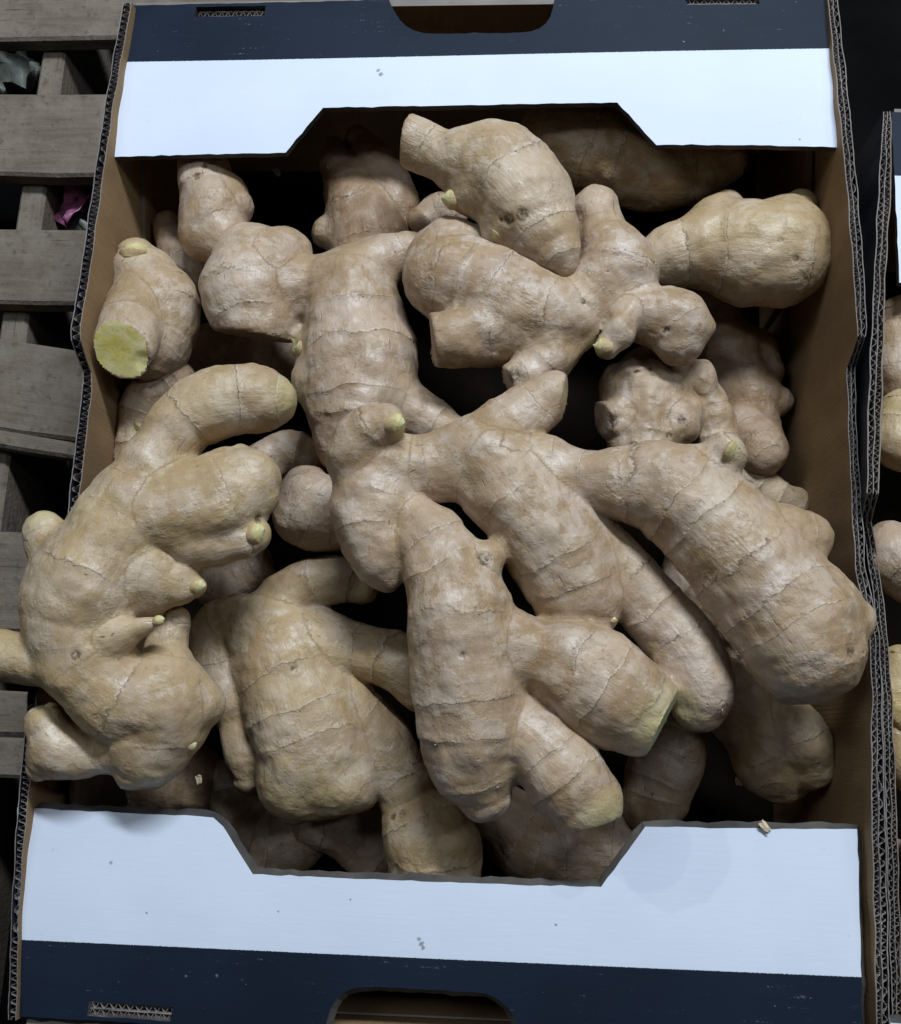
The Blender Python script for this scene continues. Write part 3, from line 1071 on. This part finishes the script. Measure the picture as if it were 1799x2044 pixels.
# --- the big hand lying on top in the middle
ginger("largest many-fingered ginger hand lying on top in the middle of the heap", .020, [
    [(775, 940, 80), (750, 1000, 90), (746, 1055, 80), (757, 1098, 68), (768, 1132, 48), (772, 1150, 30)],
    [(735, 940, 68), (795, 945, 64), (870, 935, 66), (960, 915, 84), (1010, 945, 90)],
    [(718, 950, 56, .004), (712, 902, 54, .012), (734, 860, 47, .018), (770, 846, 38, .020)],
    [(980, 890, 72), (1043, 833, 57), (1080, 803, 48), (1110, 783, 42)],
    [(980, 930, 90), (1038, 998, 102), (1088, 1062, 108, -.003), (1128, 1122, 106, -.007), (1150, 1180, 96, -.009), (1152, 1225, 76, -.011)],
    [(1180, 1085, 62, -.008), (1255, 1162, 66, -.014), (1318, 1233, 68, -.016), (1368, 1303, 70, -.016), (1398, 1365, 66, -.016), (1396, 1402, 55, -.018)],
    [(1050, 940, 74), (1165, 955, 60, .003), (1250, 962, 74, .006), (1318, 972, 90, .008), (1390, 1012, 106, .008), (1456, 1082, 112, .008), (1528, 1162, 120, .008), (1590, 1243, 126, .008), (1615, 1290, 110, .008)],
    [(1400, 955, 58, .012), (1448, 908, 43, .018)],
    [(1530, 1088, 80, .008), (1612, 1074, 52, .006)],
    [(822, 1040, 50, .004), (866, 1092, 72, .005), (905, 1165, 96, .006), (920, 1252, 110, .006), (932, 1350, 112, .004), (942, 1440, 105, .001), (950, 1510, 92, -.004), (968, 1578, 62, -.010)],
    [(915, 1120, 52, .006), (964, 1117, 46, .011)],
    [(985, 1290, 85, .002), (1075, 1310, 74, .002), (1155, 1335, 94, .003), (1218, 1375, 108, .002), (1275, 1415, 92, .0)],
    [(1015, 1425, 60, -.002), (1070, 1485, 72, 0), (1120, 1545, 84, .0), (1165, 1600, 76, -.003)],
    [(1635, 1205, 76, .008), (1698, 1236, 48, .006)], [(1595, 1305, 88, .006), (1648, 1328, 56, .003)], [(1585, 1320, 74, .004), (1572, 1362, 40, .002)],
], buds=[(800, 849, 30, 2, 24, 26, .020), (1464, 902, 12, 5, 24, 12, .02), (1226, 1238, 0, -10, 9, 8, .030)],
   cuts=[(3, 1128, 790, 0, (.75, -.1, .1)), (11, 1325, 1440, 0, (.85, -.42, .12), M_GREEN), (12, 1180, 1648, 0, (.3, -.9, -.1))],
   tips=[(1136, 792, 26, .002, .9), (790, 846, 22, .013, .6), (1455, 908, 26, .012, .5), (1320, 1450, 75, .0, 1.0), (1210, 1640, 60, 0, .75), (1185, 1520, 40, .03, .4)], pitch=(.020, .027), ringamp=.0009, yel=.05, marks=[(968, 1116, 17), (1700, 1300, 14), (925, 1305, 7)], flakes=130, hue=.12)

# --- long hand on the left, hanging over the carton's edge
ginger("long knobbly ginger hand at the left, its arm hanging over the carton's side wall", .030, [
    [(545, 797, 52), (500, 798, 72), (430, 808, 77), (372, 840, 68), (335, 895, 64), (302, 960, 80), (268, 1022, 98), (226, 1092, 110), (178, 1172, 124), (154, 1240, 104), (165, 1310, 92)],
    [(290, 1030, 92), (375, 1012, 96), (440, 995, 94), (482, 968, 72), (504, 955, 56)],
    [(445, 945, 52), (480, 908, 26)], [(480, 1000, 52), (528, 994, 30)], [(490, 950, 40), (518, 935, 26)],
    [(390, 1085, 52), (470, 1078, 38), (505, 1068, 30)],
    [(270, 1150, 80), (345, 1162, 44), (392, 1172, 24)],
    [(215, 1275, 46, .008), (280, 1253, 24, .011), (318, 1239, 14, .012)],
    [(338, 1355, 58, -.010), (332, 1292, 44, -.014), (352, 1244, 28, -.014)],
    [(150, 1170, 80), (108, 1095, 50), (94, 1062, 44)],
    [(165, 1322, 68), (90, 1320, 54), (20, 1312, 49), (-60, 1300, 44)],
    [(180, 1335, 86), (252, 1400, 92, -.006), (322, 1405, 104, -.010), (304, 1468, 90, -.014), (286, 1522, 60, -.016), (284, 1562, 44, -.018)],
    [(335, 1395, 84, -.010), (398, 1405, 52, -.012)],
    [(264, 1490, 52, -.014), (202, 1506, 40, -.016), (128, 1496, 54, -.014), (94, 1446, 44, -.010)],
    [(115, 1497, 50, -.016), (78, 1536, 22, -.016)],
], buds=[(520, 1062, 18, -4, 22, 20, .003), (402, 1172, 20, 4, 17, 20, .002), (318, 1238, 16, -5, 11, 14, .004), (388, 1488, 12, -6, 13, 12, -.01), (98, 1400, -4, -12, 20, 12, -.012)],
   cuts=[(11, 284, 1574, -.018, (.1, -.9, .1))],
   tips=[(585, 800, 46, 0, .65), (90, 1030, 40, 0, .55), (0, 1310, 60, 0, .35), (110, 1400, 40, 0, .8), (284, 1570, 36, 0, .5), (370, 1222, 24, 0, .5)], pitch=(.024, .036), ringamp=.0005, yel=.32, marks=[(150, 1308, 12), (520, 1035, 10)], k=.0028, hue=.08)

# --- hand below the middle, under the two
ginger("broad ginger hand between the left one and the biggest one, pale patch on its back", -.030, [
    [(485, 1240, 52, .0), (545, 1275, 90), (580, 1340, 112), (608, 1420, 118), (632, 1500, 114), (645, 1560, 82, -.006)],
    [(520, 1250, 62), (595, 1183, 52), (668, 1160, 50), (722, 1178, 34)],
    [(630, 1290, 78), (720, 1297, 54, .003), (790, 1324, 60, .006), (850, 1368, 58, .004)],
    [(685, 1410, 72, -.003), (752, 1482, 66, -.007), (800, 1556, 60, -.008), (822, 1606, 58, -.010), (862, 1690, 96, -.010), (866, 1770, 96, -.014)],
    [(600, 1540, 88), (590, 1590, 48)], [(670, 1540, 88), (715, 1580, 40)],
    [(478, 1240, 58), (442, 1275, 66, -.006), (446, 1345, 62, -.006), (472, 1400, 56, -.004)],
    [(485, 1440, 44, -.004), (489, 1500, 47, -.001), (492, 1550, 33, -.004)],
], buds=[], cuts=[(1, 750, 1186, 0, (.9, -.2, .0))], tips=[(745, 1186, 26, 0, 1), (650, 1600, 70, .0, .35)], pitch=(.021, .028), ringamp=.0007, yel=.34, marks=[(590, 1335, 8), (802, 1620, 10), (780, 1626, 8)], k=.003, hue=.15)

# --- upper left hand
ginger("ginger hand at the upper left with one thick ringed finger pointing down", -.024, [
    [(396, 262, 45, .001), (402, 315, 47, .002), (410, 365, 51, .002), (424, 430, 64), (414, 468, 54)],
    [(446, 395, 48), (472, 414, 36)],
    [(425, 450, 58), (470, 498, 50), (508, 535, 82), (503, 590, 99), (515, 640, 86)],
    [(540, 545, 84), (560, 520, 66), (580, 492, 32)],
    [(550, 580, 75), (630, 570, 62), (700, 590, 88)],
    [(700, 588, 88), (710, 660, 104), (720, 730, 118), (722, 790, 114), (714, 850, 90), (698, 892, 66)],
    [(690, 575, 80), (740, 532, 60), (800, 502, 36), (828, 490, 26)],
    [(780, 800, 66), (850, 835, 50), (910, 870, 42)],
    [(640, 760, 60), (625, 785, 30)], [(640, 690, 50), (604, 694, 24)],
], buds=[(594, 694, -14, -4, 17, 14, .002)], cuts=[(2, 515, 672, 0, (-.12, -.9, -.25))], tips=[(615, 790, 32, 0, .45), (590, 694, 22, 0, .6)], pitch=(.020, .026), ringamp=.0010, hue=.1, marks=[(392, 352, 9), (410, 330, 7)])

# --- upper middle hand
ginger("lilac grey ginger hand with stubby knobs, right of the thick ringed finger", -.006, [
    [(868, 505, 56), (872, 560, 58), (915, 565, 92), (1000, 600, 106), (1075, 640, 100), (1135, 640, 74)],
    [(900, 500, 60), (935, 500, 48)],
    [(990, 652, 74, .004), (928, 668, 56, .012), (872, 675, 52, .014)],
    [(1110, 655, 64), (1100, 703, 56, .004), (1072, 736, 47, .006), (1034, 757, 35, .006)],
    [(1125, 635, 72), (1185, 590, 70), (1230, 545, 84), (1222, 508, 70)],
    [(1204, 472, 54), (1193, 420, 52)],
    [(1250, 605, 58), (1305, 635, 60), (1345, 645, 70), (1352, 680, 54)], [(1375, 650, 40), (1406, 652, 20)], [(1365, 690, 36), (1376, 714, 18)],
    [(1254, 625, 36, .008), (1238, 662, 34, .012), (1214, 690, 28, .011)],
], buds=[(1196, 691, -22, -2, 17, 22, .011)], cuts=[(2, 864, 676, .014, (-.95, -.2, .1)), (3, 1014, 762, .006, (-.8, -.4, .1))], tips=[(1185, 690, 26, 0, .9)], pitch=(.015, .021), ringamp=.0009, lump=1.15, marks=[(1022, 752, 20), (1330, 660, 8), (1165, 600, 6)], flakes=110, hue=0.0)

# --- top centre hand
ginger("plump tan ginger at the top centre with a cut upper end and small brown scar", .008, [
    [(770, 262, 50), (830, 286, 53), (885, 312, 54), (945, 330, 76), (1000, 350, 98), (1045, 400, 100), (1072, 448, 82), (1100, 490, 58), (1122, 528, 28)],
    [(980, 330, 80), (968, 298, 56)], [(960, 380, 60), (912, 398, 26)], [(1020, 440, 60), (990, 460, 32)],
], buds=[(893, 396, -18, -4, 20, 24, .004), (984, 470, -8, 6, 12, 8, .01)], cuts=[(0, 811, 278, 0, (-.97, .20, .0))], pitch=(.026, .034), ringamp=.0004, yel=.2, lump=.9, marks=[(1014, 438, 13), (1043, 432, 14), (1000, 440, 6)], flakes=25, hue=.08)

# --- pear shaped piece at the upper right
ginger("pear-shaped tan ginger piece at the upper right against the wall", -.030, [
    [(1285, 528, 46), (1360, 506, 66), (1430, 497, 86), (1500, 504, 104), (1550, 508, 104)],
    [(1430, 450, 60), (1452, 414, 34)], [(1555, 450, 58), (1598, 412, 34, -.004)], [(1570, 480, 84), (1580, 470, 70)],
], pitch=(.028, .034), ringamp=.0004, yel=.38, lump=.9, hue=.22, flakes=15, marks=[(1560, 480, 6), (1590, 515, 8)], tips=[(1610, 400, 36, 0, .25)])

# --- stubby piece at the left wall with a fresh cut
ginger("short ginger piece by the left wall with a fresh yellow cut end", -.028, [
    [(298, 555, 62), (312, 620, 86), (306, 680, 78), (290, 728, 34)],
    [(275, 545, 48, .004), (270, 505, 34, .008)],
    [(290, 590, 62, .004), (268, 632, 62, .016), (238, 715, 60, .034)],
], buds=[(270, 494, 1, -10, 26, 20, .016)], cuts=[(2, 246, 676, .036, (.0, -.62, .78), M_CUT)], pitch=(.011, .015), ringamp=.0008, yel=.15, marks=[(288, 722, 20), (300, 735, 14)])

# --- knobbly piece centre right
ginger("knobbly ginger piece with small dark holes right of centre, above the biggest hand", -.034, [
    [(1280, 750, 52), (1286, 800, 80), (1290, 850, 76), (1285, 890, 70)],
    [(1285, 740, 40), (1289, 703, 17)], [(1255, 832, 52, .006), (1212, 836, 38, .010)], [(1330, 780, 46), (1350, 742, 24)], [(1245, 775, 44), (1226, 748, 22)], [(1335, 840, 46, .006), (1368, 848, 26, .010)],
    [(1385, 765, 34, -.006), (1412, 810, 46, -.008), (1430, 855, 42, -.010), (1432, 900, 42, -.012)], [(1395, 760, 36), (1402, 745, 22)],
    [(1350, 830, 50), (1362, 845, 34)],
], pitch=(.011, .015), ringamp=.0010, lump=1.7, hue=.15, cuts=[(2, 1204, 838, .010, (-.85, -.30, .35))], marks=[(1362, 838, 10), (1336, 868, 7), (1215, 842, 16), (1300, 735, 6)])

ginger("shaded ginger piece deep by the right wall, below the pear-shaped one", -.088, [
    [(1425, 610, 48), (1450, 690, 54), (1478, 770, 66), (1498, 850, 52), (1512, 905, 56)],
    [(1500, 790, 50), (1550, 800, 30)], [(1440, 720, 40), (1418, 760, 36)], [(1470, 700, 50), (1510, 690, 36), (1530, 740, 34)], [(1480, 850, 46, .014), (1518, 900, 54, .022)],
], pitch=(.012, .016))
ginger("small ginger end peeping out low at the right wall, beside the biggest finger", -.078, [[(1470, 950, 55), (1540, 995, 44), (1580, 1004, 34)]], yel=.3)
ginger("pronged ginger piece in the shadow below the back flap, left of the top centre one", -.058, [
    [(664, 296, 20), (680, 335, 36), (712, 395, 60), (735, 450, 80), (745, 510, 84)], [(722, 282, 28), (752, 335, 46), (785, 410, 58)], [(700, 480, 40), (654, 466, 30)],
], pitch=(.018, .024), tips=[(660, 290, 24, 0, .3)])
ginger("thick ginger piece in the dark under the back flap at the upper right", -.048, [[(1110, 280, 76), (1200, 310, 88), (1290, 345, 76), (1390, 345, 54), (1450, 325, 42)]], pitch=(.02, .03), yel=.3)
ginger("small dim ginger stub below the left bud of the top centre piece", -.052, [[(850, 440, 34), (878, 418, 36), (905, 430, 32)]])
ginger("ginger tip standing in the dark behind the piece with the yellow cut", -.055, [[(332, 448, 26), (348, 500, 36), (382, 560, 48)]])
ginger("small ginger end with a round bud behind the long left hand's neck", -.045, [[(340, 760, 50), (292, 805, 46), (272, 865, 42), (262, 930, 36), (270, 980, 34)]], buds=[(277, 858, -2, 2, 17, 12, .010)], pitch=(.009, .013))
ginger("dark shiny ginger end deep between the left hand and the biggest one", -.070, [[(510, 945, 50), (570, 908, 48), (620, 915, 44)]])
ginger("rounded ginger end with a green spot just left of the biggest hand", -.022, [[(612, 985, 56), (622, 1020, 80), (700, 1030, 70)]], tips=[(632, 1050, 26, .035, .9)], pitch=(.010, .013), ringamp=.0008)
ginger("small ginger stub in the gap below the left hand's cut branch", -.062, [[(440, 1165, 52), (495, 1140, 44), (522, 1124, 32)]], cuts=[(0, 538, 1118, 0, (.9, .2, .2))])
ginger("two-lobed shaded ginger piece at the lower right, beneath the biggest finger's end", -.060, [
    [(1440, 1380, 74), (1500, 1430, 80), (1545, 1500, 84), (1562, 1555, 48)], [(1560, 1420, 48, .010), (1602, 1475, 54, .016), (1620, 1535, 40, .012)],
], pitch=(.014, .018), yel=.35)
ginger("dim ginger piece under the biggest hand's two lower fingers", -.082, [[(1350, 1430, 66), (1330, 1520, 72), (1305, 1590, 62), (1305, 1625, 46)], [(1330, 1560, 40), (1350, 1610, 22)]], pitch=(.013, .017))
ginger("shaded brown ginger piece low at the front left, behind the notch corner", -.098, [[(465, 1560, 46), (478, 1620, 58), (540, 1680, 88), (600, 1655, 72)]])
ginger("dark ginger piece deep in the front notch, left of the broad hand's long finger", -.090, [[(640, 1630, 66), (705, 1655, 66), (750, 1700, 66)]])
ginger("dark ginger piece lying deep in the front notch at the right", -.095, [[(1000, 1630, 66), (1080, 1690, 84), (1200, 1700, 88)]])
ginger("ginger piece buried low at the front left, under the long hand", -.100, [[(150, 1500, 70), (260, 1540, 80), (380, 1560, 76)]])
ginger("ginger piece buried low below the biggest finger by the right wall", -.115, [[(1400, 1150, 80), (1500, 1250, 90), (1560, 1380, 80)]])
ginger("ginger piece buried low below the left hand's bend", -.115, [[(300, 720, 60), (420, 720, 76), (560, 720, 80)]])

# ------------------------------------------------------------------ neighbouring carton on the right with its own ginger
def copy_tree(o, parent=None, off=(0, 0, 0)):
    c = o.copy()
    COL.objects.link(c)
    if parent:
        c.parent = parent
    else:
        c.location = Vector(o.location) + Vector(off)
    for ch in o.children:
        copy_tree(ch, c)
    return c
a0 = Vector(W2(258, 6))
a1 = Vector(W2(1782, 219))
turn = math.radians(-2.2)
crate2 = copy_tree(crate)
sh = a1 - (Matrix.Rotation(turn, 2) @ a0)
crate2.location = (sh.x, sh.y, 0)
crate2.rotation_euler = (0, 0, turn)
for ch in list(crate2.children):                       # its near side wall is bent differently: built on its own below
    if ch.name.startswith("side_wall") and sum(v.co.x for v in ch.data.vertices[:8]) < 0:
        for c in list(ch.children):
            bpy.data.objects.remove(c)
        bpy.data.objects.remove(ch)
near_run = [(1778, 1763, 222, .004), (1779, 1763, 235, .005), (1780, 1754, 367, .007), (1768, 1745, 550, .009), (1763, 1736, 734, .010), (1760, 1732, 840, .010),
            (1754, 1731, 985, .009), (1741, 1719, 1041, -.010), (1748, 1728, 1090, -.018), (1760, 1740, 1160, -.020), (1775, 1755, 1300, -.020), (1782, 1762, 1400, -.020), (1790, 1768, 1600, -.016), (1796, 1774, 1800, -.012), (1803, 1782, 2060, -.008), (1810, 1790, 2300, -.006)]
w2 = wall(-1, near_run, 2, crate2, (at(1770, 600, 0)[0], at(1770, 1800, 0)[0]))
w2.matrix_parent_inverse = (Matrix.Translation(crate2.location) @ Matrix.Rotation(turn, 4, 'Z')).inverted()
crate2["label"] = "second navy cardboard carton of ginger, cut off by the right edge of the picture"
g2 = "ginger roots in the right-hand carton"
ginger("ginger piece in the right-hand carton nearest its back flap", -.030, [[(1800, 640, 50), (1790, 720, 46), (1830, 780, 50), (1900, 760, 50)]], group=g2, yel=.2, vox=.0015)
ginger("yellowish knobbly ginger in the right-hand carton below the first piece", -.026, [[(1800, 830, 46), (1795, 890, 50), (1850, 910, 56)]], group=g2, yel=.8, lump=1.5, vox=.0015)
ginger("brown ringed ginger in the right-hand carton touching the low part of its wall", -.030, [[(1775, 1080, 42), (1800, 1120, 74), (1860, 1150, 80)]], group=g2, pitch=(.010, .013), vox=.0015)
ginger("yellow ginger end in the right-hand carton beside the biggest hand's tip", -.032, [[(1800, 1330, 44), (1800, 1400, 50), (1850, 1440, 60)]], group=g2, yel=1.0, vox=.0015)
ginger("ginger piece in the right-hand carton below the yellow end", -.036, [[(1800, 1470, 44), (1820, 1520, 56), (1880, 1540, 60)]], group=g2, yel=.7, vox=.0015)
ginger("reddish shaded ginger in the right-hand carton nearest its front flap", -.055, [[(1810, 1700, 40), (1812, 1800, 46), (1830, 1900, 56)]], buds=[(1789, 1808, -8, 8, 10, 12, .022)], group=g2, vox=.0015)

# ------------------------------------------------------------------ small things
def crumple(name, px, py, z, w_, h_, mat, label, cat, seed, group=None, amp=.3):
    """a little torn scrap with a wavy body and real thickness"""
    r = random.Random(seed)
    c = at(px, py, z)
    n = 9
    v, f = [], []
    for s_ in (0, 1):
        for i in range(n):
            for j in range(n):
                a, b_ = i / (n - 1) - .5, j / (n - 1) - .5
                k_ = 1 - .35 * (abs(a) * 2) ** 3 * r.random()
                q = np.array([[a * 40, b_ * 40, seed]])
                zz = amp * min(w_, h_) * float(vnoise(q, .12, seed)[0]) - s_ * .0004
                v.append((a * w_ * k_ + r.uniform(-1, 1) * w_ * .03, b_ * h_ * k_ + r.uniform(-1, 1) * h_ * .03, zz))
    v2 = v[:n * n] + [(x, y, z_ - .0004) for (x, y, z_) in v[:n * n]]
    for i in range(n - 1):
        for j in range(n - 1):
            a = i * n + j
            f.append((a, a + n, a + n + 1, a + 1))
            f.append((a + n * n, a + 1 + n * n, a + n + 1 + n * n, a + n + n * n))
    rim = [i * n for i in range(n)] + [(n - 1) * n + j for j in range(1, n)] + [i * n + n - 1 for i in range(n - 2, -1, -1)] + [j for j in range(n - 2, 0, -1)]
    for a, b_ in zip(rim, rim[1:] + rim[:1]):
        f.append((a + n * n, b_ + n * n, b_, a))
    o = link(name, mesh(name, v2, f, True), mat)
    o.location = c
    o.rotation_euler = (0, 0, r.uniform(0, 3))
    return tag(o, label, cat, group)
crumple("peel_scrap", 1527, 1650, H + .002, .0065, .0035, M_PEEL, "pale curl of ginger peel on the front flap's inner edge", "peel scrap", 3, amp=.5)
crumple("paper_fleck", 553, 343, H - .07, .007, .0035, M_FLECK, "tiny white fleck in the dark below the back flap", "paper fleck", 5)
crumple("peel_scrap", 397, 1556, H - .06, .006, .0035, M_PEEL, "pale ginger skin flake in the dark at the front left, above the flap", "peel scrap", 15)
crumple("peel_scrap", 1476, 1560, H - .07, .005, .004, M_PEEL, "small skin flake in the dark left of the two-lobed piece", "peel scrap", 16)
crumple("plastic_wrapper", 150, 404, -.034, .022, .040, M_PINK, "crumpled pink plastic wrapper on the floor under the pallet", "wrapper", 8, amp=.6)
crumple("plastic_bag", 168, 440, -.045, .022, .034, M_GREY, "crumpled grey plastic bag on the floor beside the pink wrapper", "bag", 9, amp=.6)
crumple("plastic_bag", 30, 150, -.10, .05, .05, M_GREY, "crumpled grey plastic bag under the pallet's back boards", "bag", 12, amp=.6)
